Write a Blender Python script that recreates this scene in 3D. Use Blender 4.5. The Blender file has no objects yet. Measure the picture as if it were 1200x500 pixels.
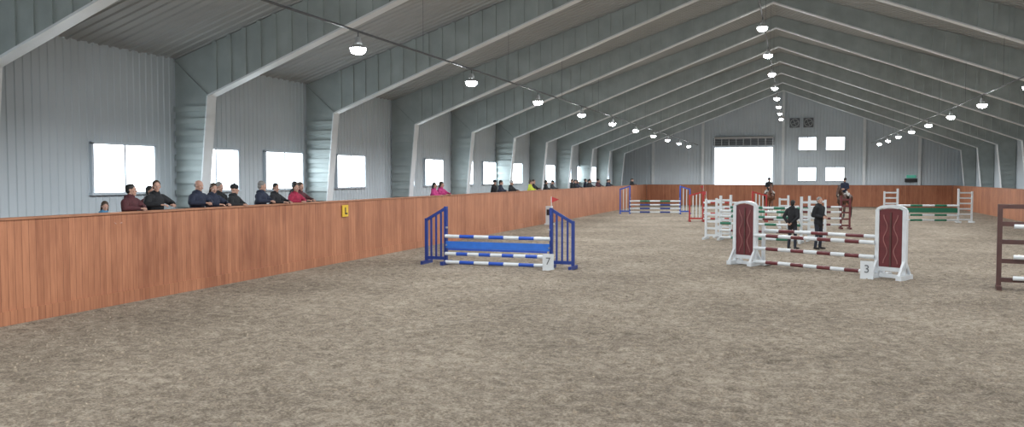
import bpy, math, random
from mathutils import Vector, Matrix, noise
random.seed(7)
scene = bpy.context.scene
COL = scene.collection
try:
    scene.view_settings.view_transform = 'Standard'
    scene.view_settings.look = 'None'
except Exception:
    pass

# ------------------------------------------------------------------ materials
def new_mat(name):
    m = bpy.data.materials.new(name); m.use_nodes = True
    nt = m.node_tree
    return m, nt, nt.nodes['Principled BSDF']

def mat(name, col, rough=0.6, metal=0.0, var=0.12, scale=6.0, bump=0.0):
    m, nt, b = new_mat(name)
    tc = nt.nodes.new('ShaderNodeTexCoord')
    n = nt.nodes.new('ShaderNodeTexNoise'); n.inputs['Scale'].default_value = scale
    n.inputs['Detail'].default_value = 5
    nt.links.new(tc.outputs['Object'], n.inputs['Vector'])
    r = nt.nodes.new('ShaderNodeValToRGB')
    r.color_ramp.elements[0].position = 0.3; r.color_ramp.elements[1].position = 0.7
    r.color_ramp.elements[0].color = tuple(max(0, c*(1-var)) for c in col)+(1,)
    r.color_ramp.elements[1].color = tuple(min(1, c*(1+var)) for c in col)+(1,)
    nt.links.new(n.outputs['Fac'], r.inputs['Fac'])
    nt.links.new(r.outputs['Color'], b.inputs['Base Color'])
    b.inputs['Roughness'].default_value = rough; b.inputs['Metallic'].default_value = metal
    if bump:
        bp = nt.nodes.new('ShaderNodeBump'); bp.inputs['Strength'].default_value = bump
        bp.inputs['Distance'].default_value = 0.02
        nt.links.new(n.outputs['Fac'], bp.inputs['Height'])
        nt.links.new(bp.outputs['Normal'], b.inputs['Normal'])
    return m

def emis(name, col, s):
    m = bpy.data.materials.new(name); m.use_nodes = True
    nt = m.node_tree; nt.nodes.clear()
    o = nt.nodes.new('ShaderNodeOutputMaterial'); e = nt.nodes.new('ShaderNodeEmission')
    e.inputs['Color'].default_value = (*col, 1); e.inputs['Strength'].default_value = s
    nt.links.new(e.outputs[0], o.inputs[0]); return m

def plank_mat(name, axis, c1, c2, w=0.14):
    m, nt, b = new_mat(name)
    N = nt.nodes.new; L = nt.links.new
    tc = N('ShaderNodeTexCoord'); sp = N('ShaderNodeSeparateXYZ'); L(tc.outputs['Object'], sp.inputs[0])
    dv = N('ShaderNodeMath'); dv.operation = 'DIVIDE'; L(sp.outputs[axis], dv.inputs[0]); dv.inputs[1].default_value = w
    fl = N('ShaderNodeMath'); fl.operation = 'FLOOR'; L(dv.outputs[0], fl.inputs[0])
    wn = N('ShaderNodeTexWhiteNoise'); wn.noise_dimensions = '1D'; L(fl.outputs[0], wn.inputs['W'])
    mp = N('ShaderNodeMapping'); mp.inputs['Scale'].default_value = (9, 9, 0.9) ; L(tc.outputs['Object'], mp.inputs[0])
    no = N('ShaderNodeTexNoise'); no.inputs['Scale'].default_value = 2.2; no.inputs['Detail'].default_value = 8
    L(mp.outputs[0], no.inputs['Vector'])
    big = N('ShaderNodeTexNoise'); big.inputs['Scale'].default_value = 0.7; big.inputs['Detail'].default_value = 3
    L(tc.outputs['Object'], big.inputs['Vector'])
    a = N('ShaderNodeMath'); a.operation = 'MULTIPLY'; L(wn.outputs['Value'], a.inputs[0]); a.inputs[1].default_value = 0.24
    a2 = N('ShaderNodeMath'); a2.operation = 'MULTIPLY_ADD'; L(no.outputs['Fac'], a2.inputs[0]); a2.inputs[1].default_value = 0.7; L(a.outputs[0], a2.inputs[2])
    a3 = N('ShaderNodeMath'); a3.operation = 'MULTIPLY_ADD'; L(big.outputs['Fac'], a3.inputs[0]); a3.inputs[1].default_value = 0.6; L(a2.outputs[0], a3.inputs[2])
    r = N('ShaderNodeValToRGB'); L(a3.outputs[0], r.inputs['Fac'])
    r.color_ramp.elements[0].position = 0.5; r.color_ramp.elements[0].color = (*c1, 1)
    r.color_ramp.elements[1].position = 1.0; r.color_ramp.elements[1].color = (*c2, 1)
    fr = N('ShaderNodeMath'); fr.operation = 'FRACT'; L(dv.outputs[0], fr.inputs[0])
    gt = N('ShaderNodeMath'); gt.operation = 'GREATER_THAN'; L(fr.outputs[0], gt.inputs[0]); gt.inputs[1].default_value = 0.06
    mx = N('ShaderNodeMix'); mx.data_type = 'RGBA'; mx.inputs['A'].default_value = tuple(c*0.75 for c in c1)+(1,)
    L(gt.outputs[0], mx.inputs['Factor']); L(r.outputs['Color'], mx.inputs['B'])
    L(mx.outputs['Result'], b.inputs['Base Color'])
    bp = N('ShaderNodeBump'); bp.inputs['Distance'].default_value = 0.01; bp.inputs['Strength'].default_value = 0.3
    L(gt.outputs[0], bp.inputs['Height']); L(bp.outputs['Normal'], b.inputs['Normal'])
    b.inputs['Roughness'].default_value = 0.6
    return m

def sand_mat():
    m, nt, b = new_mat('arena_sand')
    N = nt.nodes.new; L = nt.links.new
    tc = N('ShaderNodeTexCoord')
    def nz(s, d=6, rough=0.6):
        n = N('ShaderNodeTexNoise'); n.inputs['Scale'].default_value = s; n.inputs['Detail'].default_value = d
        n.inputs['Roughness'].default_value = rough
        L(tc.outputs['Object'], n.inputs['Vector']); return n
    big = nz(0.35, 3); med = nz(5.5, 6, 0.7); fine = nz(30, 6, 0.75)
    s1 = N('ShaderNodeMath'); s1.operation = 'MULTIPLY'; L(big.outputs['Fac'], s1.inputs[0]); s1.inputs[1].default_value = 0.3
    s2 = N('ShaderNodeMath'); s2.operation = 'MULTIPLY_ADD'; L(med.outputs['Fac'], s2.inputs[0]); s2.inputs[1].default_value = 0.6; L(s1.outputs[0], s2.inputs[2])
    s3 = N('ShaderNodeMath'); s3.operation = 'MULTIPLY_ADD'; L(fine.outputs['Fac'], s3.inputs[0]); s3.inputs[1].default_value = 0.85; L(s2.outputs[0], s3.inputs[2])
    r = N('ShaderNodeValToRGB'); L(s3.outputs[0], r.inputs['Fac'])
    e = r.color_ramp.elements
    e[0].position = 0.67; e[0].color = (0.092, 0.070, 0.049, 1)
    e[1].position = 1.04; e[1].color = (0.50, 0.42, 0.325, 1) if False else (0.47, 0.395, 0.305, 1)
    k = e.new(0.86); k.color = (0.265, 0.214, 0.158, 1)
    L(r.outputs['Color'], b.inputs['Base Color'])
    bp = N('ShaderNodeBump'); bp.inputs['Distance'].default_value = 0.07; bp.inputs['Strength'].default_value = 0.9
    L(s3.outputs[0], bp.inputs['Height']); L(bp.outputs['Normal'], b.inputs['Normal'])
    b.inputs['Roughness'].default_value = 0.95
    return m

M = {}
M['sand'] = sand_mat()
M['clod'] = mat('sand_clod', (0.26, 0.21, 0.155), 0.95, 0, 0.35, 9)
M['wall'] = mat('painted_steel_sheet', (0.55, 0.615, 0.66), 0.45, 0.0, 0.05, 0.6)
M['ceil'] = mat('ceiling_liner_sheet', (0.37, 0.385, 0.385), 0.55, 0.0, 0.07, 0.5)
M['web'] = mat('galvanised_cladding', (0.37, 0.42, 0.415), 0.5, 0.1, 0.14, 1.5)
M['flange'] = mat('white_flange_paint', (0.74, 0.78, 0.80), 0.4, 0.0, 0.05, 2)
M['plankY'] = plank_mat('kickboard_planks_side', 'Y', (0.25, 0.088, 0.042), (0.46, 0.195, 0.10))
M['plankX'] = plank_mat('kickboard_planks_end', 'X', (0.26, 0.085, 0.04), (0.44, 0.175, 0.088))
M['cap'] = mat('timber_cap', (0.34, 0.155, 0.085), 0.6, 0, 0.15, 4)
M['wood'] = mat('platform_timber', (0.3, 0.22, 0.15), 0.7, 0, 0.2, 4)
M['pane'] = emis('daylight_pane', (0.82, 0.93, 1.0), 8.0)
M['frame'] = mat('window_frame_white', (0.6, 0.68, 0.75), 0.4, 0, 0.03, 4)
M['lamp'] = emis('lamp_glow', (0.95, 0.98, 1.0), 80)
M['alu'] = mat('lamp_housing', (0.5, 0.52, 0.53), 0.35, 0.6, 0.05, 8)
M['black'] = mat('black_rubber', (0.02, 0.02, 0.022), 0.5, 0, 0.2, 10)
M['blue'] = mat('jump_blue', (0.02, 0.08, 0.42), 0.4, 0, 0.1, 5)
M['navy'] = mat('jump_navy', (0.015, 0.04, 0.21), 0.4, 0, 0.1, 5)
M['ltblue'] = mat('plank_blue', (0.03, 0.15, 0.56), 0.4, 0, 0.1, 5)
M['white'] = mat('jump_white', (0.62, 0.65, 0.67), 0.4, 0, 0.06, 5)
M['maroon'] = mat('jump_maroon', (0.12, 0.022, 0.026), 0.4, 0, 0.15, 5)
M['inlay'] = mat('jump_inlay', (0.28, 0.12, 0.11), 0.5, 0, 0.1, 5)
M['red'] = mat('jump_red', (0.38, 0.03, 0.03), 0.4, 0, 0.1, 5)
M['green'] = mat('jump_green', (0.02, 0.15, 0.09), 0.4, 0, 0.1, 5)
M['brown'] = mat('jump_brown', (0.08, 0.032, 0.026), 0.5, 0, 0.2, 5)
M['yellow'] = mat('sign_yellow', (0.65, 0.42, 0.03), 0.5, 0, 0.05, 5)
M['snow'] = mat('snow', (0.85, 0.87, 0.9), 0.9, 0, 0.04, 0.5)
M['exit'] = emis('exit_green', (0.12, 0.45, 0.33), 0.6)
M['steel'] = mat('dark_steel', (0.12, 0.13, 0.14), 0.5, 0.3, 0.1, 5)
M['skin'] = mat('skin', (0.48, 0.28, 0.21), 0.55, 0, 0.08, 12)
M['eye'] = mat('eye_white', (0.8, 0.8, 0.8), 0.2, 0, 0.01, 5)
M['hair_b'] = mat('hair_brown', (0.05, 0.03, 0.018), 0.6, 0, 0.3, 40)
M['hair_k'] = mat('hair_black', (0.012, 0.011, 0.010), 0.6, 0, 0.3, 40)
M['hair_g'] = mat('hair_grey', (0.2, 0.19, 0.18), 0.6, 0, 0.3, 40)
M['hair_y'] = mat('hair_blond', (0.30, 0.2, 0.10), 0.6, 0, 0.3, 40)
M['denim'] = mat('trousers_dark', (0.018, 0.022, 0.034), 0.85, 0, 0.25, 20)
M['breech'] = mat('riding_breeches', (0.45, 0.43, 0.39), 0.8, 0, 0.1, 20)
M['boot'] = mat('boot_leather', (0.012, 0.010, 0.010), 0.35, 0, 0.2, 20)
M['bay'] = mat('bay_coat', (0.065, 0.026, 0.014), 0.45, 0, 0.25, 5)
M['bay_dark'] = mat('dark_points', (0.012, 0.009, 0.008), 0.5, 0, 0.25, 8)
M['chestnut'] = mat('chestnut_coat', (0.12, 0.042, 0.02), 0.45, 0, 0.2, 5)
M['hoof'] = mat('hoof', (0.05, 0.04, 0.035), 0.6, 0, 0.2, 8)
def cloth(name, c): M[name] = mat('cloth_'+name, c, 0.85, 0, 0.25, 18, 0.3)
cloth('c_black', (0.011, 0.012, 0.015)); cloth('c_navy', (0.014, 0.02, 0.042)); cloth('c_maroon', (0.075, 0.02, 0.025))
cloth('c_red', (0.30, 0.015, 0.05)); cloth('c_pink', (0.45, 0.04, 0.18)); cloth('c_blue', (0.08, 0.24, 0.40))
cloth('c_yellow', (0.5, 0.55, 0.05)); cloth('c_grey', (0.035, 0.04, 0.045)); cloth('c_white', (0.5, 0.5, 0.5))

# ------------------------------------------------------------------ mesh builder
class MB:
    def __init__(s): s.v = []; s.f = []; s.m = []; s.mats = []
    def mi(s, k):
        if k not in s.mats: s.mats.append(k)
        return s.mats.index(k)
    def add(s, vs, fs, k):
        o = len(s.v); s.v += [tuple(v) for v in vs]; i = s.mi(k)
        for f in fs: s.f.append(tuple(o+a for a in f)); s.m.append(i)
    def box(s, c, d, k, R=None):
        vs = []
        for z in (-1, 1):
            for y in (-1, 1):
                for x in (-1, 1):
                    p = Vector((x*d[0]/2, y*d[1]/2, z*d[2]/2))
                    if R: p = R @ p
                    vs.append(p+Vector(c))
        s.add(vs, [(0, 2, 3, 1), (4, 5, 7, 6), (0, 1, 5, 4), (2, 6, 7, 3), (0, 4, 6, 2), (1, 3, 7, 5)], k)
    def prism(s, pts, y0, y1, k):
        n = len(pts)
        vs = [(x, y0, z) for x, z in pts]+[(x, y1, z) for x, z in pts]
        fs = [tuple(range(n)), tuple(range(2*n-1, n-1, -1))]
        for i in range(n):
            j = (i+1) % n; fs.append((i, i+n, j+n, j))
        s.add(vs, fs, k)
    def beam(s, p, q, w, h, k, up=(0, 0, 1)):
        p = Vector(p); q = Vector(q); d = (q-p); L = d.length; d.normalize()
        u = Vector(up); a = d.cross(u)
        if a.length < 1e-4: a = Vector((1, 0, 0))
        a.normalize(); b = a.cross(d)
        R = Matrix((a, d, b)).transposed()
        s.box((p+q)/2, (w, L, h), k, R)
    def frame(s, p, q):
        d = (Vector(q)-Vector(p))
        if d.length < 1e-7: d = Vector((0, 0, 1))
        d.normalize()
        a = d.cross(Vector((0, 1, 0)) if abs(d.y) < 0.9 else Vector((1, 0, 0))).normalized()
        return d, a, d.cross(a)
    def cyl(s, p, q, r1, r2, k, n=12):
        p = Vector(p); q = Vector(q); d, a, b = s.frame(p, q)
        vs = []
        for c, r in ((p, r1), (q, r2)):
            for i in range(n):
                t = 2*math.pi*i/n; vs.append(c+a*math.cos(t)*r+b*math.sin(t)*r)
        fs = [(i, (i+1) % n, n+(i+1) % n, n+i) for i in range(n)]
        fs += [tuple(range(n-1, -1, -1)), tuple(range(n, 2*n))]
        s.add(vs, fs, k)
    def caps(s, p, q, r1, r2, k, lat=(1, 1, 1), n=12):
        """tapered capsule; lat squashes radial offsets along world axes"""
        p = Vector(p); q = Vector(q); d, a, b = s.frame(p, q)
        rings = []
        for j in range(1, 4):
            t = -math.pi/2+j*math.pi/6; rings.append((p, r1*math.cos(t), r1*math.sin(t)))
        for j in range(0, 3):
            t = j*math.pi/6; rings.append((q, r2*math.cos(t), r2*math.sin(t)))
        S = Vector(lat)
        def sc(v): return Vector((v.x*S.x, v.y*S.y, v.z*S.z))
        vs = [p+sc(-d*r1)]
        for c, rr, h in rings:
            for i in range(n):
                t = 2*math.pi*i/n; vs.append(c+sc(a*math.cos(t)*rr+b*math.sin(t)*rr+d*h))
        vs.append(q+sc(d*r2)); fs = []
        for i in range(n): fs.append((0, 1+(i+1) % n, 1+i))
        for r in range(len(rings)-1):
            o = 1+r*n
            for i in range(n): fs.append((o+i, o+(i+1) % n, o+n+(i+1) % n, o+n+i))
        o = 1+(len(rings)-1)*n; e = len(vs)-1
        for i in range(n): fs.append((o+i, o+(i+1) % n, e))
        s.add(vs, fs, k)
    def ell(s, c, r, k, R=None, n=16, m=10):
        c = Vector(c); vs = [(0, 0, -1)]
        for j in range(1, m):
            t = -math.pi/2+math.pi*j/m
            for i in range(n):
                a = 2*math.pi*i/n; vs.append((math.cos(t)*math.cos(a), math.cos(t)*math.sin(a), math.sin(t)))
        vs.append((0, 0, 1)); out = []
        for v in vs:
            v = Vector((v[0]*r[0], v[1]*r[1], v[2]*r[2]))
            if R: v = R @ v
            out.append(v+c)
        fs = [(0, 1+(i+1) % n, 1+i) for i in range(n)]
        for j in range(m-2):
            o = 1+j*n
            for i in range(n): fs.append((o+i, o+(i+1) % n, o+n+(i+1) % n, o+n+i))
        o = 1+(m-2)*n; e = len(vs)-1
        for i in range(n): fs.append((o+i, o+(i+1) % n, e))
        s.add(out, fs, k)
    def mesh(s, name, smooth=False):
        me = bpy.data.meshes.new(name); me.from_pydata(s.v, [], s.f)
        for k in s.mats: me.materials.append(M[k] if k in M else None)
        me.polygons.foreach_set('material_index', s.m)
        if smooth: me.polygons.foreach_set('use_smooth', [True]*len(s.f))
        me.update(); return me
    def obj(s, name, parent=None, smooth=False):
        return put(name, s.mesh(name, smooth), parent)

def put(name, me, parent=None, loc=(0, 0, 0), rot=(0, 0, 0), scale=(1, 1, 1)):
    o = bpy.data.objects.new(name, me); COL.objects.link(o)
    if parent: o.parent = parent
    o.location = loc; o.rotation_euler = rot; o.scale = scale
    return o
def empty(name, loc=(0, 0, 0), rz=0, sc=1):
    o = bpy.data.objects.new(name, None); COL.objects.link(o); o.empty_display_size = 0.2
    o.location = loc; o.rotation_euler = (0, 0, rz); o.scale = (sc, sc, sc); return o

def remesh(mb, vox, name, smooth_it=4):
    me = mb.mesh(name+'_src'); o = bpy.data.objects.new(name+'_src', me); COL.objects.link(o)
    md = o.modifiers.new('r', 'REMESH'); md.mode = 'VOXEL'; md.voxel_size = vox
    sm = o.modifiers.new('s', 'SMOOTH'); sm.factor = 0.5; sm.iterations = smooth_it
    dg = bpy.context.evaluated_depsgraph_get(); dg.update()
    res = bpy.data.meshes.new_from_object(o.evaluated_get(dg)); res.name = name
    bpy.data.objects.remove(o); bpy.data.meshes.remove(me)
    res.materials.clear()
    res.polygons.foreach_set('use_smooth', [True]*len(res.polygons))
    return res

# ------------------------------------------------------------------ building shell
XL, XR, RX = -14.88, 13.2, -0.85
YB, YF = -6.0, 75.5
ZE, ZR = 5.49, 10.10
KN_L, KN_R, KZ = -13.83, 12.13, 4.52
UR = 9.5
KL, KR, KH = -12.5, 12.2, 1.77
def zroof(x):
    return ZE+(ZR-ZE)*((x-XL)/(RX-XL) if x < RX else (XR-x)/(XR-RX))

def profile(u0, u1, per=0.2, dep=0.03):
    out = []; u = u0
    while u < u1-1e-6:
        for du, d in ((0, 0), (per*0.72, 0), (per*0.80, dep), (per*0.92, dep)):
            if u+du < u1: out.append((u+du, d))
        u += per
    out.append((u1, 0)); return out

def corrugated(name, pieces, place, k, per=0.2, dep=0.03, mb=None, make=True):
    mb = mb or MB()
    for (u0, u1, zb, zt) in pieces:
        pr = profile(u0, u1, per, dep); vs = []; fs = []
        for u, d in pr:
            a = zb(u) if callable(zb) else zb; b = zt(u) if callable(zt) else zt
            vs.append(place(u, d, a)); vs.append(place(u, d, b))
        for i in range(len(pr)-1): fs.append((2*i, 2*i+2, 2*i+3, 2*i+1))
        mb.add(vs, fs, k)
    return mb.obj(name) if make else mb

corrugated('wall_left', [(YB, YF, 0, ZE)], lambda u, d, z: (XL+d, u, z), 'wall', dep=0.02)
corrugated('wall_right', [(YB, YF, 0, ZE)], lambda u, d, z: (XR-d, u, z), 'wall', dep=0.02)
DX0, DX1, DZ = -6.59, -1.69, 5.07
corrugated('wall_far', [(XL, DX0, 0, zroof), (DX0, DX1, DZ, zroof), (DX1, RX, 0, zroof), (RX, XR, 0, zroof)],
           lambda u, d, z: (u, YF-d, z), 'wall', per=0.25, dep=0.02)
# rear wall behind the viewpoint unseen; wide opening added to let in sky fill light
corrugated('wall_rear', [(XL, -7, 0, zroof), (-7, RX, 5.5, zroof), (RX, 6, 5.5, zroof), (6, XR, 0, zroof)],
           lambda u, d, z: (u, YB+d, z), 'wall', per=0.25)
mb = MB()
for sgn in (0, 1):
    pr = profile(YB, YF, 0.3, 0.035); vs = []; fs = []
    xe = XL if sgn == 0 else XR
    for u, d in pr:
        vs.append((xe, u, ZE-d)); vs.append((RX, u, ZR-d))
    for i in range(len(pr)-1): fs.append((2*i, 2*i+1, 2*i+3, 2*i+2))
    mb.add(vs, fs, 'ceil')
mb.obj('ceiling')

# floor with hoof-churned relief
def relief(xx, yy):
    h = 0.03*noise.noise(Vector((xx*1.7, yy*1.7, 0)))+0.035*noise.noise(Vector((xx*4.2, yy*4.2, 3)))-0.015
    # shallow hoof prints
    n = noise.noise(Vector((xx*3.1+9, yy*3.1, 7)))
    if n > 0.25: h -= 0.05*(n-0.25)
    return h
ys = []; y = YB
while y < 3: ys.append(y); y += 0.6
while y < YF: ys.append(y); y += max(0.08, y*0.009)
ys.append(YF)
nx = 300; xs = [XL+(XR-XL)*i/nx for i in range(nx+1)]
vs = []
for yy in ys:
    for xx in xs:
        h = 0.0
        if KL+0.15 < xx < KR-0.15 and yy < YF-0.6: h = relief(xx, yy)
        vs.append((xx, yy, h))
fs = []
W = nx+1
for j in range(len(ys)-1):
    for i in range(nx): fs.append((j*W+i, j*W+i+1, (j+1)*W+i+1, (j+1)*W+i))
mb = MB(); mb.add(vs, fs, 'sand'); mb.obj('floor', smooth=True)

# clods
mb = MB()
for i in range(9000):
    yy = 4.5+ (random.random()**1.5)*24; xx = random.uniform(max(KL+0.3, -4-yy*0.95), min(KR-0.3, 4+yy*0.5))
    r = random.uniform(0.010, 0.028)
    a = random.random()*6.28
    z0 = relief(xx, yy)-0.005
    base = []
    for t in range(5):
        an = a+t*1.2566; base.append((xx+math.cos(an)*r*random.uniform(.8, 1.4), yy+math.sin(an)*r*random.uniform(.8, 1.3), z0))
    mid = [(xx+(b[0]-xx)*0.75, yy+(b[1]-yy)*0.75, z0+r*random.uniform(.5, .8)) for b in base]
    vsx = base+mid+[(xx, yy, z0+r*1.0)]
    fsx = [(t, (t+1) % 5, 5+(t+1) % 5, 5+t) for t in range(5)]+[(5+t, 5+(t+1) % 5, 10) for t in range(5)]
    mb.add(vsx, fsx, 'clod')
mb.obj('sand_clods', smooth=True)

# snow outside the far door
mb = MB(); mb.add([(-60, YF+0.1, -0.02), (60, YF+0.1, -0.02), (60, 180, -0.02), (-60, 180, -0.02)], [(0, 1, 2, 3)], 'snow'); mb.obj('snow_ground')

# portal frames
mb = MB()
T = 0.11
def half(xw, xk, sgn):
    xb = xw+sgn*0.61
    mb.prism([(xw+sgn*0.035, 0), (xb, 0), (xk, KZ), (xw+sgn*0.035, ZE-0.05)][::1 if sgn > 0 else -1], -T, T, 'web')
    mb.prism([(xk, KZ), (RX, UR), (RX, ZR-0.05), (xw+sgn*0.035, ZE-0.05)][::1 if sgn > 0 else -1], -T, T, 'web')
    # flanges
    mb.beam((xb, 0, 0), (xk, 0, KZ), 0.34, 0.035, 'flange', up=(sgn, 0, 0))
    mb.beam((xk, 0, KZ), (RX, 0, UR), 0.30, 0.045, 'flange')
    # gusset at knee
    mb.beam((xk, 0, KZ), (xw+sgn*0.05, 0, ZE-0.08), 0.3, 0.03, 'web')
    # rafter ribs
    L = abs(RX-xk); n = int(L/0.42)
    for i in range(n):
        x = xk+sgn*(i+0.5)*L/n
        zb = KZ+(UR-KZ)*abs(x-xk)/L; zt = zroof(x)-0.06
        for yy in (-T-0.012, T+0.012):
            mb.box((x, yy, (zb+zt)/2), (0.12, 0.05, zt-zb), 'web')
    # column ribs
    for i in range(14):
        z = 0.3+i*0.3
        xi = xb+(xk-xb)*z/KZ
        for yy in (-T-0.02, T+0.02):
            mb.box(((xw+sgn*0.04+xi)/2, yy, z), (abs(xi-xw)-0.06, 0.08, 0.13), 'web')
half(XL, KN_L, 1); half(XR, KN_R, -1)
fm = mb.mesh('portal_frame')
for k in range(-3, 10):
    put('portal_frame', fm, loc=(0, 17.44+6*k, 0))

# kickboards
mb = MB()
mb.box((KL-0.04, (YB+YF)/2, KH/2), (0.08, YF-YB-1.1, KH), 'plankY')
mb.box((KL-0.05, (YB+YF)/2, KH+0.02), (0.16, YF-YB-1.1, 0.04), 'cap')
mb.box((KL+0.012, (YB+YF)/2, 0.12), (0.03, YF-YB-1.1, 0.24), 'plankY')
y = YB+1
while y < YF-1:
    mb.box((KL-0.13, y, KH/2), (0.1, 0.1, KH), 'cap'); y += 2.4
mb.obj('kickboard_left')
mb = MB()
mb.box((KR+0.04, (YB+YF)/2, KH/2), (0.08, YF-YB-1.1, KH), 'plankY')
mb.box((KR+0.04, (YB+YF)/2, KH+0.02), (0.13, YF-YB-1.1, 0.04), 'cap')
mb.obj('kickboard_right')
mb = MB()
mb.box(((KL+KR)/2, YF-0.45, KH/2), (KR-KL-0.02, 0.08, KH), 'plankX')
mb.box(((KL+KR)/2, YF-0.45, KH+0.02), (KR-KL-0.02, 0.14, 0.04), 'cap')
mb.obj('kickboard_far')
mb = MB()
mb.box(((XL+KL)/2-0.08, (YB+YF)/2, 0.3), (KL-XL-0.25, YF-YB-0.6, 0.6), 'wood')
mb.obj('gallery_platform')

# windows left wall
def Yb(bay): return ((bay*5.69)-14.88*0.3198)/0.9475
wins = [(2.30, 2.62), (3.27, 3.59), (3.81, 4.13), (4.34, 4.67), (5.02, 5.35), (5.78, 6.04), (6.22, 6.54), (6.85, 7.15), (7.38, 7.70), (8.1, 8.45), (8.75, 9.05), (9.25, 9.6), (10.0, 10.3), (10.6, 10.9), (11.3, 11.6), (12.1, 12.4)]
wi = 0
def window(name, c, w, h, axis, inward):
    """axis 'Y': lies in a wall running along Y."""
    e = empty(name, c)
    mb = MB(); fr = MB()
    def P(u, d, z): return (d*inward, u, z) if axis == 'Y' else (u, d*inward, z)
    def S(du, dd, dz): return (dd, du, dz) if axis == 'Y' else (du, dd, dz)
    mb.box(P(0, 0.045, 0), S(w-0.06, 0.01, h-0.06), 'pane')
    fr.box(P(0, 0.05, h/2), S(w+0.06, 0.09, 0.06), 'frame'); fr.box(P(0, 0.06, -h/2), S(w+0.12, 0.12, 0.06), 'frame')
    for s_ in (-1, 1): fr.box(P(s_*w/2, 0.05, 0), S(0.06, 0.09, h), 'frame')
    fr.box(P(0.0, 0.055, 0), S(0.05, 0.05, h), 'frame')
    mb.obj('panes', e); fr.obj('frame', e)
for a, b in wins:
    y0, y1 = Yb(a), Yb(b); wi += 1
    window('window_%d' % wi, (XL, (y0+y1)/2, 2.69), y1-y0, 1.15, 'Y', 1)
for x0, x1 in ((0.41, 1.85), (2.6, 4.09)):
    for z0, z1 in ((4.76, 5.86), (2.14, 3.3)):
        wi += 1
        window('window_%d' % wi, ((x0+x1)/2, YF, (z0+z1)/2), x1-x0, z1-z0, 'X', -1)

# far door: frame, rolled shutter header
e = empty('door_1', ((DX0+DX1)/2, YF, 0))
mb = MB(); w = DX1-DX0
mb.box((-w/2-0.1, -0.05, DZ/2), (0.2, 0.2, DZ), 'frame'); mb.box((w/2+0.1, -0.05, DZ/2), (0.2, 0.2, DZ), 'frame')
mb.box((0, -0.05, DZ+0.08), (w+0.4, 0.2, 0.16), 'frame'); mb.obj('frame', e)
mb = MB()
for i in range(5): mb.box((0, -0.18, DZ+0.22+i*0.13), (w+0.2, 0.08, 0.10), 'steel')
for i in range(9): mb.box((-w/2+i*w/8, -0.24, DZ+0.48), (0.06, 0.05, 0.62), 'alu')
mb.cyl((-w/2, -0.25, DZ+0.85), (w/2, -0.25, DZ+0.85), 0.11, 0.11, 'alu'); mb.obj('rolled_shutter', e)
# wall trims on the far wall
for i, x in enumerate((-12.0, -7.6, -0.85, 5.6, 9.8)):
    mb = MB(); z = zroof(x)-0.05
    mb.box((x, YF-0.12, z/2), (0.22, 0.16, z), 'flange'); mb.obj('trim_%d' % (i+1))
# ventilation fans
for x in (0.07, 1.17):
    e = empty('ventilation_fan', (x, YF-0.1, 7.1))
    mb = MB(); mb.box((0, 0, 0), (0.8, 0.14, 0.8), 'steel'); mb.obj('housing', e)
    mb = MB(); n = 24
    for i in range(n):
        a = 2*math.pi*i/n; b_ = 2*math.pi*(i+1)/n
        mb.cyl((.33*math.cos(a), -.1, .33*math.sin(a)), (.33*math.cos(b_), -.1, .33*math.sin(b_)), .025, .025, 'alu', 6)
    for i in range(4):
        a = i*math.pi/2+.4; mb.beam((0, -.09, 0), (.3*math.cos(a), -.09, .3*math.sin(a)), .02, .14, 'alu', up=(0.3, 1, 0))
    mb.obj('blades', e)
mb = MB(); mb.box((9.2, YF-0.1, 2.52), (0.7, 0.1, 0.22), 'exit'); mb.box((9.2, YF-0.08, 2.2), (0.95, 0.12, 0.3), 'black'); mb.obj('exit_sign')

# ------------------------------------------------------------------ lamps
mb = MB()
mb.cyl((0, 0, 0.06), (0, 0, 0.22), 0.085, 0.05, 'alu', 14)
mb.cyl((0, 0, 0.20), (0, 0, 0.31), 0.012, 0.012, 'steel', 6)
n = 20
vsx = [(0.165*math.cos(2*math.pi*i/n), 0.165*math.sin(2*math.pi*i/n), 0.0) for i in range(n)]+[(0.085*math.cos(2*math.pi*i/n), 0.085*math.sin(2*math.pi*i/n), 0.08) for i in range(n)]
mb.add(vsx, [(i, (i+1) % n, n+(i+1) % n, n+i) for i in range(n)], 'alu')
lamp_me = mb.mesh('lamp_body')
mb = MB(); mb.ell((0, 0, -0.03), (0.15, 0.15, 0.09), 'lamp'); glow_me = mb.mesh('lamp_lens', True)
def lamp(x, y, z):
    e = empty('high_bay_lamp', (x, y, z))
    put('housing', lamp_me, e); put('lens', glow_me, e)
    L = bpy.data.lights.new('lamp_light', 'SPOT'); L.energy = 530; L.shadow_soft_size = 0.16; L.color = (0.94, 0.975, 1.0)
    L.spot_size = math.radians(168); L.spot_blend = 0.35
    o = bpy.data.objects.new('bulb_light', L); COL.objects.link(o); o.parent = e; o.location = (0, 0, -0.24)
for k in range(-3, 10):  # first row, behind the camera, is added to brighten the foreground
    y = 14.44+6*k
    lamp(-8.02, y, 4.98); lamp(6.13, y, 4.98)
    lamp(-0.945, y, 7.0)
for nm, x, z in (('conduit_left', -8.02, 5.31), ('conduit_right', 6.13, 5.31), ('conduit_ridge', -0.945, 7.33)):
    mb = MB(); mb.cyl((x, YB, z), (x, YF-0.1, z), 0.024, 0.024, 'steel', 6)
    for k in range(-3, 10):
        y = 17.44+6*k
        zz = UR if abs(x-RX) < 0.5 else KZ+(UR-KZ)*(abs(x-KN_L)/abs(RX-KN_L) if x < 0 else abs(KN_R-x)/abs(KN_R-RX))
        mb.cyl((x, y, z), (x, y, zz-0.03), 0.005, 0.005, 'steel', 6)
    mb.obj('lighting_'+nm)

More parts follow.
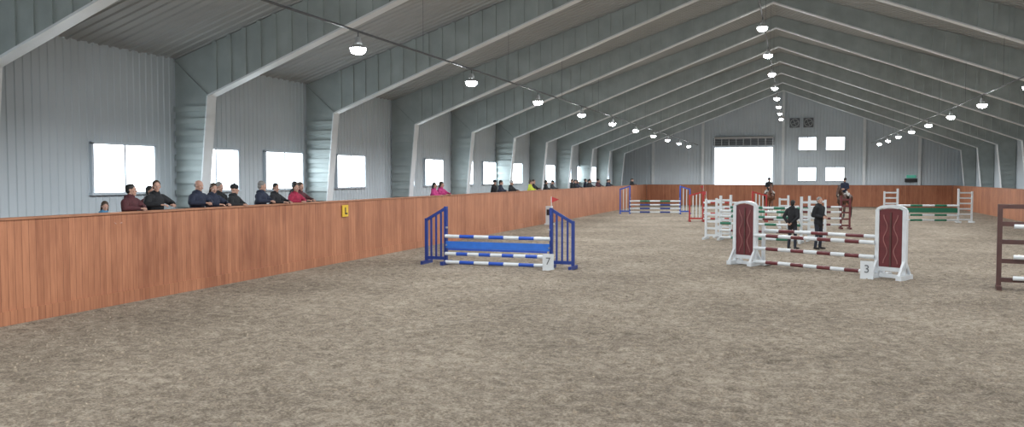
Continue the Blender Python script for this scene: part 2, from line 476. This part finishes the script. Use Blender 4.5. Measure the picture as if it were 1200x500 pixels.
# ------------------------------------------------------------------ jumps
def pole(mb, x0, x1, y, z, c1, c2, segs, r=0.05):
    for i in range(segs):
        a = x0+(x1-x0)*i/segs; b = x0+(x1-x0)*(i+1)/segs
        mb.cyl((a, y, z), (b, y, z), r, r, c1 if i % 2 == 0 else c2, 14)

def wing_slat(parent, xi, sgn, c, h_in=1.65, h_out=1.3, w=0.62, nb=4, c2=None):
    """wing in the fence plane, inner post at xi, extends sgn*w"""
    c2 = c2 or c
    mb = MB()
    mb.box((xi, 0, h_in/2), (0.09, 0.09, h_in), c)
    mb.box((xi+sgn*w, 0, h_out/2), (0.08, 0.08, h_out), c)
    for i in range(1, nb):
        x = xi+sgn*w*i/nb; h = h_in+(h_out-h_in)*i/nb-0.06
        mb.box((x, 0, h/2+0.06), (0.05, 0.035, h-0.12), c2)
    mb.beam((xi, 0, h_in-0.05), (xi+sgn*w, 0, h_out-0.05), 0.06, 0.08, c)
    mb.beam((xi, 0, 0.16), (xi+sgn*w, 0, 0.16), 0.06, 0.09, c)
    for x in (xi, xi+sgn*w): mb.box((x, 0, 0.03), (0.09, 0.62, 0.10), c)
    for z in (0.3, 0.55, 0.8, 1.05): mb.box((xi-sgn*0.05, -0.055, z), (0.05, 0.05, 0.05), 'alu')
    mb.obj('wing', parent)

def wing_ladder(parent, xi, sgn, c, h=1.6, w=0.6, nb=5):
    mb = MB()
    mb.box((xi, 0, h/2), (0.09, 0.09, h), c); mb.box((xi+sgn*w, 0, h*0.46), (0.08, 0.08, h*0.92), c)
    for i in range(nb):
        z = 0.16+i*(h*0.9-0.2)/(nb-1); mb.box((xi+sgn*w/2, 0, z), (w, 0.05, 0.08), c)
    for x in (xi, xi+sgn*w): mb.box((x, 0, 0.03), (0.09, 0.62, 0.10), c)
    mb.obj('wing', parent)

def wing_arch(parent, xi, sgn, w=0.78, h=1.78):
    mb = MB(); xc = xi+sgn*w/2
    def arch(hw, zb, zt, rise):
        pts = [(xc-hw, zb), (xc+hw, zb)]
        for i in range(11):
            a = math.pi*i/10; pts.append((xc+hw*math.cos(a), zt-rise+rise*math.sin(a)))
        return pts
    mb.prism(arch(w/2-0.07, 0.26, h-0.06, 0.10), -0.03, 0.03, 'maroon')
    # white posts and cap
    for s_ in (-1, 1):
        mb.box((xc+s_*(w/2-0.05), 0, (h-0.10)/2), (0.10, 0.1, h-0.10), 'white')
        mb.box((xc+s_*(w/2-0.05), 0, 0.04), (0.14, 0.62, 0.12), 'white')
        for yy in (-1, 1): mb.beam((xc+s_*(w/2-0.05), yy*0.28, 0.08), (xc+s_*(w/2-0.05), yy*0.04, 0.42), 0.06, 0.06, 'white', up=(1, 0, 0))
    pa = [(xc+(w/2-0.04)*math.cos(math.pi*i/12), h-0.12+0.12*math.sin(math.pi*i/12)) for i in range(13)]
    for a, b in zip(pa[:-1], pa[1:]): mb.beam((a[0], 0, a[1]), (b[0], 0, b[1]), 0.11, 0.07, 'white')
    mb.box((xc, 0, 0.22), (w, 0.09, 0.10), 'white')
    mb.box((xc, 0, 0.05), (w, 0.09, 0.08), 'white')
    # central post moulding and two slender curved inlays
    mb.box((xc, -0.035, 0.95), (0.04, 0.03, 1.35), 'brown')
    for s_ in (-1, 1):
        pts = [(xc+s_*(0.13+0.05*math.cos(t*math.pi*4/16)), 0.36+t*0.075) for t in range(17)]
        for a, b in zip(pts[:-1], pts[1:]): mb.beam((a[0], -0.035, a[1]), (b[0], -0.035, b[1]), 0.02, 0.02, 'inlay', up=(0, 1, 0))
    mb.obj('wing', parent)

def flag(parent, x, z, c, sgn=1):
    mb = MB(); mb.cyl((x, 0, z), (x, 0, z+0.32), 0.01, 0.01, 'white', 6)
    mb.prism([(x, z+0.32), (x+sgn*0.22, z+0.24), (x, z+0.15)][::1], -0.004, 0.004, c); mb.obj('flag', parent)

def number_sign(loc, rz, txt, h=0.42, w=0.30):
    e = empty('jump_number_sign', loc, rz)
    mb = MB(); mb.box((0, 0, h/2+0.01), (w, 0.03, h), 'white'); mb.box((0, 0.08, 0.01), (w, 0.22, 0.05), 'white')
    mb.beam((0, 0.16, 0.03), (0, 0.02, h*0.8), 0.03, 0.03, 'white', up=(1, 0, 0))
    mb.obj('board', e)
    c = bpy.data.curves.new('digit', 'FONT'); c.body = txt; c.size = h*0.66; c.align_x = 'CENTER'; c.align_y = 'CENTER'; c.extrude = 0.003
    t = bpy.data.objects.new('t', c); COL.objects.link(t)
    dg = bpy.context.evaluated_depsgraph_get(); me = bpy.data.meshes.new_from_object(t.evaluated_get(dg))
    bpy.data.objects.remove(t); me.materials.clear(); me.materials.append(M['steel'])
    put('digit', me, e, loc=(0, -0.02, h/2+0.02), rot=(math.pi/2, 0, 0))

def jump(x0, y0, x1, y1):
    d = Vector((x1-x0, y1-y0)); L = d.length
    return empty('show_jump', ((x0+x1)/2, (y0+y1)/2, 0), math.atan2(d.y, d.x)), L/2

# jump 7, blue
e, h = jump(-10.1, 22.05, -5.6, 21.9)
wi_ = 0.66; xi = h-wi_
wing_slat(e, -xi, -1, 'navy'); wing_slat(e, xi, 1, 'navy')
mb = MB()
for z, seg in ((0.80, 7), (0.30, 9), (0.06, 7)): pole(mb, -xi+0.02, xi-0.02, -0.08, z, 'white', 'blue', seg)
mb.obj('poles', e)
mb = MB(); mb.box((0, -0.06, 0.56), (2*xi-0.06, 0.04, 0.20), 'ltblue')
mb.box((0, -0.06, 0.43), (2*xi-0.2, 0.035, 0.05), 'blue'); mb.obj('plank', e)
flag(e, xi, 1.64, 'red', 1)
number_sign((-6.2, 21.4, 0), 0.15, '7')
# jump 3, maroon
e, h = jump(-1.6, 24.8, 2.65, 22.2)
wi_ = 0.78; xi = h-wi_
wing_arch(e, -xi, -1); wing_arch(e, xi, 1)
mb = MB()
for z in (0.86, 0.50, 0.12): pole(mb, -xi-0.02, xi+0.02, -0.1, z, 'white', 'maroon', 9)
pole(mb, -xi-0.02, xi+0.02, 0.35, 0.98, 'white', 'maroon', 7, 0.045)
mb.obj('poles', e)
for s_ in (-1, 1):
    mb = MB(); mb.box((s_*(xi+0.02), 0.35, 0.55), (0.08, 0.08, 1.1), 'white'); mb.box((s_*(xi+0.02), 0.35, 0.04), (0.3, 0.4, 0.08), 'white'); mb.obj('back_stand', e)
number_sign((1.75, 22.1, 0), -0.2, '3')
# right edge jump, dark brown
e, h = jump(4.4, 21.1, 8.9, 20.4)
xi = h-0.62
mb = MB()
for s_ in (-1, 1):
    for x in (s_*xi, s_*(xi+0.62)): mb.box((x, 0, 0.96 if x == s_*xi else 0.94), (0.1, 0.09, 1.9), 'brown'); mb.box((x, 0, 0.03), (0.1, 0.6, 0.10), 'brown')
    for z in (0.2, 0.62, 1.05, 1.45, 1.84): mb.box((s_*(xi+0.31), 0, z), (0.6, 0.05, 0.1), 'brown')
mb.obj('wings', e)
mb = MB()
for z in (0.25, 0.72, 1.4): pole(mb, -xi-0.35, xi+0.1, -0.1, z, 'white', 'brown', 7)
mb.obj('poles', e)
# centre oxer, green / white
e, h = jump(-3.3, 34.2, 0.9, 33.2)
xi = h-0.6
for yy, nm in ((0, 'f'), (1.3, 'b')):
    sub = bpy.data.objects.new('element_'+nm, None); COL.objects.link(sub); sub.parent = e; sub.location = (0, yy, 0)
    wing_ladder(sub, -xi, -1, 'white', 1.75, 0.6, 6); wing_ladder(sub, xi, 1, 'white', 1.75, 0.6, 6)
    mb = MB()
    cs = (('white', 'green'), ('white', 'maroon'), ('green', 'white'), ('white', 'green'), ('white', 'green'))
    for i, z in enumerate((0.10, 0.38, 0.66, 0.94, 1.15) if yy == 0 else (0.3, 0.8, 1.25)):
        pole(mb, -xi+.02, xi-.02, -0.08, z, cs[i][0], cs[i][1], 7)
    mb.obj('poles', sub)
flag(e, -xi-0.6, 1.6, 'red', -1)
# red jump behind
e, h = jump(-5.5, 47.6, -1.4, 48.6)
xi = h-0.75
wing_slat(e, -xi, -1, 'red', 1.7, 1.5, 0.75, 4, 'white'); wing_slat(e, xi, 1, 'red', 1.7, 1.5, 0.75, 4, 'white')
mb = MB()
for z in (0.15, 0.45, 0.75, 1.05): pole(mb, -xi, xi, -0.08, z, 'white', 'red', 7)
mb.obj('poles', e); flag(e, -xi, 1.7, 'red', -1)
# far left jump with blue wings
e, h = jump(-11.15, 56.1, -6.6, 57.2)
xi = h-0.65
wing_slat(e, -xi, -1, 'blue', 1.9, 1.7, 0.65, 3, 'white'); wing_slat(e, xi, 1, 'blue', 1.9, 1.7, 0.65, 3, 'white')
mb = MB()
for z in (0.1, 0.35, 0.6, 0.85): pole(mb, -xi, xi, -0.08, z, 'white', 'navy' if z < .7 else 'green', 5, 0.055)
mb.obj('poles', e)
# right jump white with green
e, h = jump(4.8, 50.2, 9.3, 51.2)
xi = h-0.7
wing_ladder(e, -xi, -1, 'white', 1.85, 0.7, 6); wing_ladder(e, xi, 1, 'white', 1.85, 0.7, 6)
mb = MB()
for i, z in enumerate((0.12, 0.4, 0.92)): pole(mb, -xi, xi, -0.08, z, 'white', 'green', 5, 0.055)
mb.box((0, 0, 0.66), (2*xi-.1, 0.05, 0.25), 'green')
mb.obj('poles', e)
# back centre jump
e, h = jump(-0.6, 42.5, 2.6, 43.0)
xi = h-0.4
wing_ladder(e, -xi, -1, 'white', 1.6, 0.4, 5); wing_ladder(e, xi, 1, 'maroon', 1.6, 0.4, 5)
mb = MB()
for z in (0.2, 0.5, 0.8, 1.05): pole(mb, -xi, xi, -0.08, z, 'white', 'maroon', 5, 0.05)
mb.obj('poles', e)
# markers along the board
e = empty('arena_marker_post', (-12.05, 41.8, 0)); mb = MB(); mb.box((0, 0, 0.5), (0.3, 0.3, 0.95), 'white'); mb.box((0, 0, 0.03), (0.42, 0.42, 0.08), 'white'); mb.box((0, -0.155, 0.65), (0.2, 0.01, 0.3), 'black'); mb.obj('post', e)
mb = MB(); mb.box((KL+0.03, 21.6, 1.5), (0.02, 0.34, 0.34), 'yellow'); mb.box((KL+0.043, 21.6, 1.5), (0.006, 0.05, 0.2), 'black'); mb.box((KL+0.043, 21.66, 1.42), (0.006, 0.12, 0.04), 'black'); mb.obj('arena_letter_sign')

# ------------------------------------------------------------------ people
SLOTS = ['skin', 'top', 'pants', 'shoe']
def mirror(p): return (-p[0], p[1], p[2])
POSES = {
 'stand': dict(elbow=(.245, .03, 1.14), wrist=(.24, -.07, .90), knee=(.10, -.02, .50), ankle=(.115, .02, .09), toe=(.14, -.16, .04), lean=0),
 'talk': dict(elbow=(.26, .03, 1.15), wrist=(.10, -.22, 1.10), knee=(.10, -.03, .50), ankle=(.12, .02, .09), toe=(.15, -.16, .04), lean=-.02),
 'back': dict(elbow=(.28, .10, 1.16), wrist=(.10, .18, .97), knee=(.11, -.02, .50), ankle=(.13, .02, .09), toe=(.17, -.16, .04), lean=0),
 'rail': dict(elbow=(.30, -.20, 1.285), wrist=(.09, -.38, 1.275), knee=(.10, -.03, .50), ankle=(.11, .03, .09), toe=(.13, -.15, .04), lean=-.13),
 'rail2': dict(elbow=(.32, -.17, 1.285), wrist=(.17, -.38, 1.275), knee=(.10, -.05, .50), ankle=(.12, .05, .09), toe=(.14, -.13, .04), lean=-.07),
 'ride': dict(elbow=(.23, -.04, 1.16), wrist=(.09, -.30, 1.10), knee=(.31, -.36, .70), ankle=(.33, -.10, .30), toe=(.36, -.27, .28), lean=-.02),
}
def seg_d(p, a, b):
    ab = b-a; L = ab.length_squared
    t = 0 if L == 0 else max(0, min(1, (p-a).dot(ab)/L))
    return (p-(a+ab*t)).length, t
BODY = {}
def body_mesh(pose, coat=True):
    key = (pose, coat)
    if key in BODY: return BODY[key]
    P = POSES[pose]; ln = P['lean']; mb = MB(); segs = []
    def C(a, b, r1, r2, lab, lat=(1, 1, 1)):
        mb.caps(a, b, r1, r2, 'x', lat); segs.append((Vector(a), Vector(b), r1, r2, lab))
    ride = pose == 'ride'
    g = 0 if ride else 0.022     # winter coat padding
    C((0, 0, .90 if not ride else .93), (0, 0, .99), .16+g, .15+g, 'top' if coat else 'pants', (1, .75, 1))
    C((0, ln*.3, 1.06), (0, ln*.6, 1.14), .142+g, .15+g, 'top', (1, .74, 1))
    C((0, ln*.7, 1.20), (0, ln, 1.33), .165+g, .155+g, 'top', (1, .74, 1))
    C((-.15, ln, 1.41), (.15, ln, 1.41), .07+g*.6, .07+g*.6, 'top')
    C((0, ln+.01, 1.42), (0, ln, 1.50), .085+g, .066+g, 'top')
    if not ride: C((-.05, ln+.06, 1.49), (.05, ln+.06, 1.49), .06, .06, 'top')   # hood / collar roll
    C((0, ln, 1.49), (0, ln-.012, 1.58), .056, .052, 'skin')
    for f in (lambda p: p, mirror):
        sh = f((.19, ln, 1.395)); el = f(P['elbow']); wr = f(P['wrist'])
        C(sh, el, .064+g*.7, .052+g*.6, 'top'); C(el, wr, .052+g*.5, .038+g*.3, 'top')
        hip = f((.088, 0, .92)); kn = f(P['knee']); an = f(P['ankle']); to = f(P['toe'])
        C(hip, kn, .092, .062, 'pants')
        if ride:
            C(kn, an, .062, .042, 'shoe')
        else:
            C(kn, an, .064, .052, 'pants')
        hl = (an[0], an[1]+.03, an[2]-.045)
        C(hl, to, .042, .036, 'shoe'); C(an, hl, .044, .042, 'shoe')
    me = remesh(mb, 0.017, 'body_'+pose, 3)
    idx = []
    for p in me.polygons:
        c = p.center; best = (9, 'top')
        for a, b, r1, r2, lab in segs:
            d, t = seg_d(c, a, b); d -= r1+(r2-r1)*t
            if d < best[0]: best = (d, lab)
        idx.append(SLOTS.index(best[1]))
    for k in SLOTS: me.materials.append(None)
    me.polygons.foreach_set('material_index', idx)
    BODY[key] = me
    return me

def hand_mesh():
    mb = MB()
    mb.caps((-.022, .03, 0), (-.026, .085, 0), .016, .014, 'x', (1, 1, .8)); mb.caps((0, .02, 0), (0, .088, 0), .019, .015, 'x', (1, 1, .8)); mb.caps((.022, .03, 0), (.026, .085, 0), .017, .014, 'x', (1, 1, .8))
    mb.caps((0, -.02, 0), (0, .03, 0), .024, .024, 'x', (1, 1, .8))
    for x, L in ((.031, .072), (.0105, .080), (-.0105, .075), (-.031, .058)):
        p = Vector((x, .088, 0)); ang = -.25; r = .0088
        for s_, fr in enumerate((.45, .32, .23)):
            q = p+Vector((x*.06, math.cos(ang), math.sin(ang)))*L*fr
            mb.caps(p, q, r, r*.93, 'x', n=8); p = q; r *= .93; ang -= .5
    p = Vector((.030, .022, -.004)); q = Vector((.058, .055, -.014)); mb.caps(p, q, .0125, .0105, 'x', n=8)
    mb.caps(q, (.062, .088, -.026), .0105, .009, 'x', n=8)
    me = remesh(mb, 0.0042, 'hand', 2); me.materials.append(M['skin']); return me
HAND = hand_mesh()

def head_mesh():
    mb = MB()
    mb.ell((0, .012, .032), (.074, .095, .088), 'x'); mb.ell((0, -.028, -.045), (.055, .062, .068), 'x')
    mb.caps((0, -.082, .012), (0, -.107, -.026), .009, .0145, 'x', n=8)
    mb.ell((0, -.068, -.092), (.026, .024, .022), 'x'); mb.ell((0, -.087, -.058), (.024, .010, .0085), 'x')
    mb.caps((-.035, -.076, .026), (.035, -.076, .026), .011, .011, 'x', n=8)
    for s_ in (-1, 1):
        mb.ell((s_*.077, .012, -.004), (.009, .019, .032), 'x'); mb.ell((s_*.042, -.06, -.022), (.022, .022, .02), 'x')
    mb.caps((0, .012, -.03), (0, .012, -.09), .05, .05, 'x')
    me = remesh(mb, 0.0065, 'head', 2); me.materials.append(M['skin']); return me
HEAD = head_mesh()
mb = MB()
for s_ in (-1, 1):
    mb.ell((s_*.030, -.080, .004), (.013, .009, .008), 'eye', n=10, m=6); mb.ell((s_*.030, -.0875, .004), (.0055, .003, .0055), 'black', n=8, m=6)
mb.ell((0, -.0965, -.0585), (.02, .003, .003), 'maroon', n=8, m=6)
EYES = mb.mesh('face_details', True)
HAIRC = {}
def hair_mesh(kind, col):
    if (kind, col) in HAIRC: return HAIRC[(kind, col)]
    mb = MB()
    if kind in ('short', 'long'):
        mb.ell((0, .026, .048), (.083, .098, .086), col); mb.ell((0, .05, -.005), (.074, .068, .075), col)
        if kind == 'long':
            mb.caps((0, .065, 0), (0, .085, -.16), .065, .045, col, (1.1, .7, 1))
            for s_ in (-1, 1): mb.caps((s_*.068, .02, .02), (s_*.075, .03, -.12), .026, .02, col)
    elif kind == 'beanie':
        mb.ell((0, .014, .062), (.088, .108, .085), col); mb.ell((0, .014, .048), (.092, .112, .028), col)
        mb.ell((0, .014, .152), (.022, .022, .02), col)
    elif kind == 'helmet':
        mb.ell((0, .012, .05), (.102, .125, .098), col); mb.ell((0, -.09, .045), (.065, .06, .012), col)
        for s_ in (-1, 1): mb.cyl((s_*.082, 0, .0), (s_*.03, -.05, -.115), .006, .006, 'black', 6)
        mb.ell((0, .05, -.01), (.07, .062, .06), 'hair_b')
    elif kind == 'bald':
        mb.ell((0, .045, .0), (.0795, .068, .05), col)
    me = mb.mesh('hair_'+kind, True); HAIRC[(kind, col)] = me; return me

def person(loc, rz, pose, top, pants='denim', hair=('short', 'hair_b'), sc=1.0, turn=0.0, nod=0.0, name='person', shoe='boot', coat=True, parent=None):
    e = empty(name, loc, rz, sc)
    if parent: e.parent = parent
    me = body_mesh(pose, coat).copy()
    for i, k in enumerate(('skin', top, pants, shoe)): me.materials[i] = M[k]
    put('body', me, e)
    ln = POSES[pose]['lean']
    hd = bpy.data.objects.new('head', HEAD); COL.objects.link(hd); hd.parent = e; hd.location = (0, ln-.02, 1.645); hd.rotation_euler = (nod, 0, turn)
    put('face', EYES, hd); put('hair', hair_mesh(*hair), hd)
    for s_ in (1, -1):
        el = Vector(POSES[pose]['elbow']); wr = Vector(POSES[pose]['wrist'])
        el.x *= s_; wr.x *= s_
        d = (wr-el).normalized()
        nrm = Vector((-s_, 0, 0)) if pose in ('stand', 'back') else Vector((-s_*.2, 0, -1)) if pose in ('rail', 'rail2') else Vector((-s_, 0, -.3))
        # palm normal = -local Z ; local Y = d ; thumb = local X (mirrored for one side)
        z = (-nrm - d*(-nrm).dot(d)).normalized(); x = d.cross(z)
        want = Vector((0, -1, 0.3)) if pose in ('stand', 'back') else Vector((-s_, 0, .6))
        if x.dot(want) < 0: x = -x
        R = Matrix((x, d, z)).transposed().to_4x4()
        h_ = bpy.data.objects.new('hand', HAND); COL.objects.link(h_); h_.parent = e
        h_.matrix_local = Matrix.Translation(wr+d*.015) @ R
    return e

H = {'b': ('short', 'hair_b'), 'k': ('short', 'hair_k'), 'g': ('short', 'hair_g'), 'lb': ('long', 'hair_b'), 'lk': ('long', 'hair_k'), 'ly': ('long', 'hair_y'), 'bald': ('bald', 'hair_g'),
     'bk': ('beanie', 'c_black'), 'bg': ('beanie', 'c_grey'), 'br': ('beanie', 'c_red'), 'bw': ('beanie', 'c_white')}
# (y, jacket, hair, scale, step back from board, pose)
spec = [(12.95, 'c_blue', 'lb', .80, 0, 1), (13.55, 'c_maroon', 'k', .99, 0, 0), (14.35, 'c_black', 'b', 1.03, 0, 1), (14.85, 'c_maroon', 'lk', .96, .55, 2), (15.6, 'c_navy', 'bald', 1.03, 0, 0), (16.25, 'c_navy', 'lb', .99, .05, 1), (16.85, 'c_black', 'bk', .97, 0, 0), (17.25, 'c_black', 'g', 1.0, .6, 2),
        (17.95, 'c_navy', 'g', 1.01, 0, 0), (18.65, 'c_black', 'k', .98, 0, 1), (19.5, 'c_red', 'lk', .97, 0, 0), (19.95, 'c_maroon', 'lb', .99, .1, 1), (20.4, 'c_black', 'k', 1.0, .5, 2),
        (28.7, 'c_pink', 'lk', .95, 0, 0), (29.5, 'c_pink', 'lb', .97, 0, 1), (36.2, 'c_navy', 'k', .98, 0, 0), (36.8, 'c_black', 'bk', .99, .4, 2), (37.9, 'c_black', 'bw', .97, 0, 1), (40.8, 'c_yellow', 'b', .97, 0, 0), (41.5, 'c_black', 'b', .99, 0, 1), (43.6, 'c_black', 'k', .97, 0, 0), (45.1, 'c_grey', 'bk', .96, 0, 1),
        (50.0, 'c_black', 'k', .97, 0, 0), (50.8, 'c_navy', 'lk', .96, 0, 1), (51.3, 'c_black', 'b', .98, .4, 2), (53.7, 'c_black', 'k', .97, 0, 0), (54.3, 'c_black', 'lk', .99, 0, 1), (54.9, 'c_navy', 'k', 1.0, .4, 2), (56.3, 'c_maroon', 'bk', .98, 0, 0), (56.9, 'c_black', 'g', .98, 0, 1), (59.6, 'c_navy', 'k', .97, 0, 0), (60.4, 'c_black', 'k', .97, 0, 1), (69.0, 'c_black', 'k', .98, 0, 0), (69.8, 'c_black', 'b', .98, 0, 1)]
for i, (y, top, hr, sc, back, pz) in enumerate(spec):
    person((-12.90-back, y, 0.6), math.pi/2+random.uniform(-.2, .2), ('rail', 'rail2', 'stand')[pz], top, hair=H[hr], sc=sc, turn=random.uniform(-.6, .6), nod=random.uniform(-.05, .35), name='spectator')

# two men in the arena
person((0.0, 30.3, 0), 2.6, 'back', 'c_black', hair=H['k'], sc=.96, turn=.3, name='standing_man')
person((0.85, 30.5, 0), 0.9, 'talk', 'c_black', hair=H['g'], sc=1.02, turn=-.2, name='standing_man')

# ------------------------------------------------------------------ horses
def horse(loc, rz, coat, points, name='horse_with_rider', jacket='c_navy'):
    e = empty(name, loc, rz)
    mb = MB(); segs = []
    def C(a, b, r1, r2, lab, lat=(1, 1, 1)):
        mb.caps(a, b, r1, r2, 'x', lat); segs.append((Vector(a), Vector(b), r1, r2, lab))
    C((0, -.48, 1.17), (0, .05, 1.18), .31, .305, 0, (.85, 1, 1)); C((0, .05, 1.18), (0, .55, 1.24), .30, .28, 0, (.88, 1, 1))
    C((0, -.62, 1.12), (0, -.55, 1.3), .22, .2, 0); C((0, .62, 1.22), (0, .7, 1.15), .26, .22, 0, (.95, 1, 1))
    C((0, -.35, 1.42), (0, -.15, 1.42), .13, .12, 0, (.7, 1, 1))
    C((0, -.60, 1.28), (0, -.92, 1.62), .23, .15, 0, (.62, 1, 1)); C((0, -.92, 1.62), (0, -1.13, 1.84), .15, .115, 0, (.65, 1, 1))
    C((0, -1.15, 1.83), (0, -1.36, 1.58), .115, .085, 0, (.75, 1, 1)); C((0, -1.36, 1.58), (0, -1.49, 1.40), .075, .06, 0, (.85, 1, 1)); C((0, -1.49, 1.39), (0, -1.50, 1.37), .055, .052, 1)
    C((0, -1.15, 1.72), (0, -1.24, 1.66), .09, .07, 0, (.55, 1, 1))
    for s_ in (-1, 1):
        C((s_*.055, -1.10, 1.93), (s_*.065, -1.12, 2.06), .03, .010, 0)
        fo = -.16*s_; ho = .15*s_
        C((s_*.14, -.50, 1.15), (s_*.16, -.48+fo*.1, .88), .16, .10, 0); C((s_*.16, -.48+fo*.1, .88), (s_*.15, -.50+fo*.7, .52), .09, .058, 0)
        C((s_*.15, -.50+fo*.7, .52), (s_*.15, -.50+fo, .16), .05, .036, 1); C((s_*.15, -.50+fo, .16), (s_*.15, -.55+fo, .07), .042, .045, 1); C((s_*.15, -.56+fo, .055), (s_*.15, -.57+fo, .045), .05, .055, 2)
        C((s_*.13, .55, 1.2), (s_*.17, .38+ho*.4, .88), .21, .13, 0); C((s_*.17, .38+ho*.4, .88), (s_*.16, .70+ho*.8, .54), .115, .06, 0)
        C((s_*.16, .70+ho*.8, .54), (s_*.16, .64+ho, .16), .052, .038, 1); C((s_*.16, .64+ho, .16), (s_*.16, .59+ho, .07), .042, .045, 1); C((s_*.16, .58+ho, .055), (s_*.16, .57+ho, .045), .05, .055, 2)
    me = remesh(mb, 0.024, 'horse_body', 3); idx = []
    for p in me.polygons:
        best = (9, 0)
        for a, b, r1, r2, lab in segs:
            d, t = seg_d(p.center, a, b); d -= r1+(r2-r1)*t
            if d < best[0]: best = (d, lab)
        idx.append(best[1])
    for k in (coat, points, 'hoof'): me.materials.append(M[k])
    me.polygons.foreach_set('material_index', idx); put('horse_body', me, e)
    mb = MB()
    pts = [(0, .88, 1.36), (0, 1.02, 1.22), (0, 1.05, .95), (0, 1.02, .6)]; rs = [.05, .07, .075, .03]
    for i in range(3): mb.caps(pts[i], pts[i+1], rs[i], rs[i+1], points)
    for i in range(9):
        t = i/8; a = Vector((.02, -.58, 1.52)).lerp(Vector((.02, -1.08, 1.98)), t)
        mb.caps(a, a+Vector((.07, .02, -.16)), .035, .018, points, n=8)
    mb.caps((0, -1.15, 1.97), (0, -1.24, 1.85), .03, .015, points); mb.obj('mane_and_tail', e, True)
    mb = MB()
    mb.ell((0, -.02, 1.47), (.27, .33, .07), 'c_white'); mb.ell((0, 0, 1.53), (.20, .27, .06), 'boot')
    for s_ in (-1, 1):
        mb.ell((s_*.275, -.05, 1.3), (.03, .2, .24), 'c_white'); mb.ell((s_*.295, -.12, 1.22), (.025, .15, .22), 'boot')
        mb.cyl((s_*.06, -1.43, 1.45), (s_*.09, -.36, 1.76), .007, .007, 'boot', 6)
        mb.cyl((s_*.07, -1.40, 1.47), (s_*.09, -1.12, 1.86), .008, .008, 'boot', 6)
        mb.cyl((s_*.33, -.1, 1.3), (s_*.335, -.16, .93), .008, .008, 'boot', 6)
        mb.ell((s_*.05*1.6, -1.2, 1.79), (.012, .022, .018), 'black', n=8, m=6)
    mb.obj('saddle_and_bridle', e, True)
    person((0, 0.0, .66), 0, 'ride', jacket, 'breech', ('helmet', 'c_black'), 1.0, name='rider', shoe='boot', parent=e)
    return e
horse((3.0, 54.6, 0), -0.35, 'bay', 'bay_dark')
horse((-1.6, 61.5, 0), 0.15, 'chestnut', 'bay_dark', jacket='c_black')

# ------------------------------------------------------------------ world + camera
w = bpy.data.worlds.new('overcast_sky'); scene.world = w; w.use_nodes = True
bg = w.node_tree.nodes['Background']; bg.inputs['Color'].default_value = (0.85, 0.93, 1.0, 1); bg.inputs['Strength'].default_value = 2.6
cam = bpy.data.cameras.new('camera'); co = bpy.data.objects.new('camera', cam); COL.objects.link(co)
cam.sensor_width = 36; cam.lens = 29.25; cam.clip_end = 400
co.location = (0, 0, 2.5); co.rotation_euler = (math.radians(90-2.525), 0, math.radians(18.65))
scene.camera = co
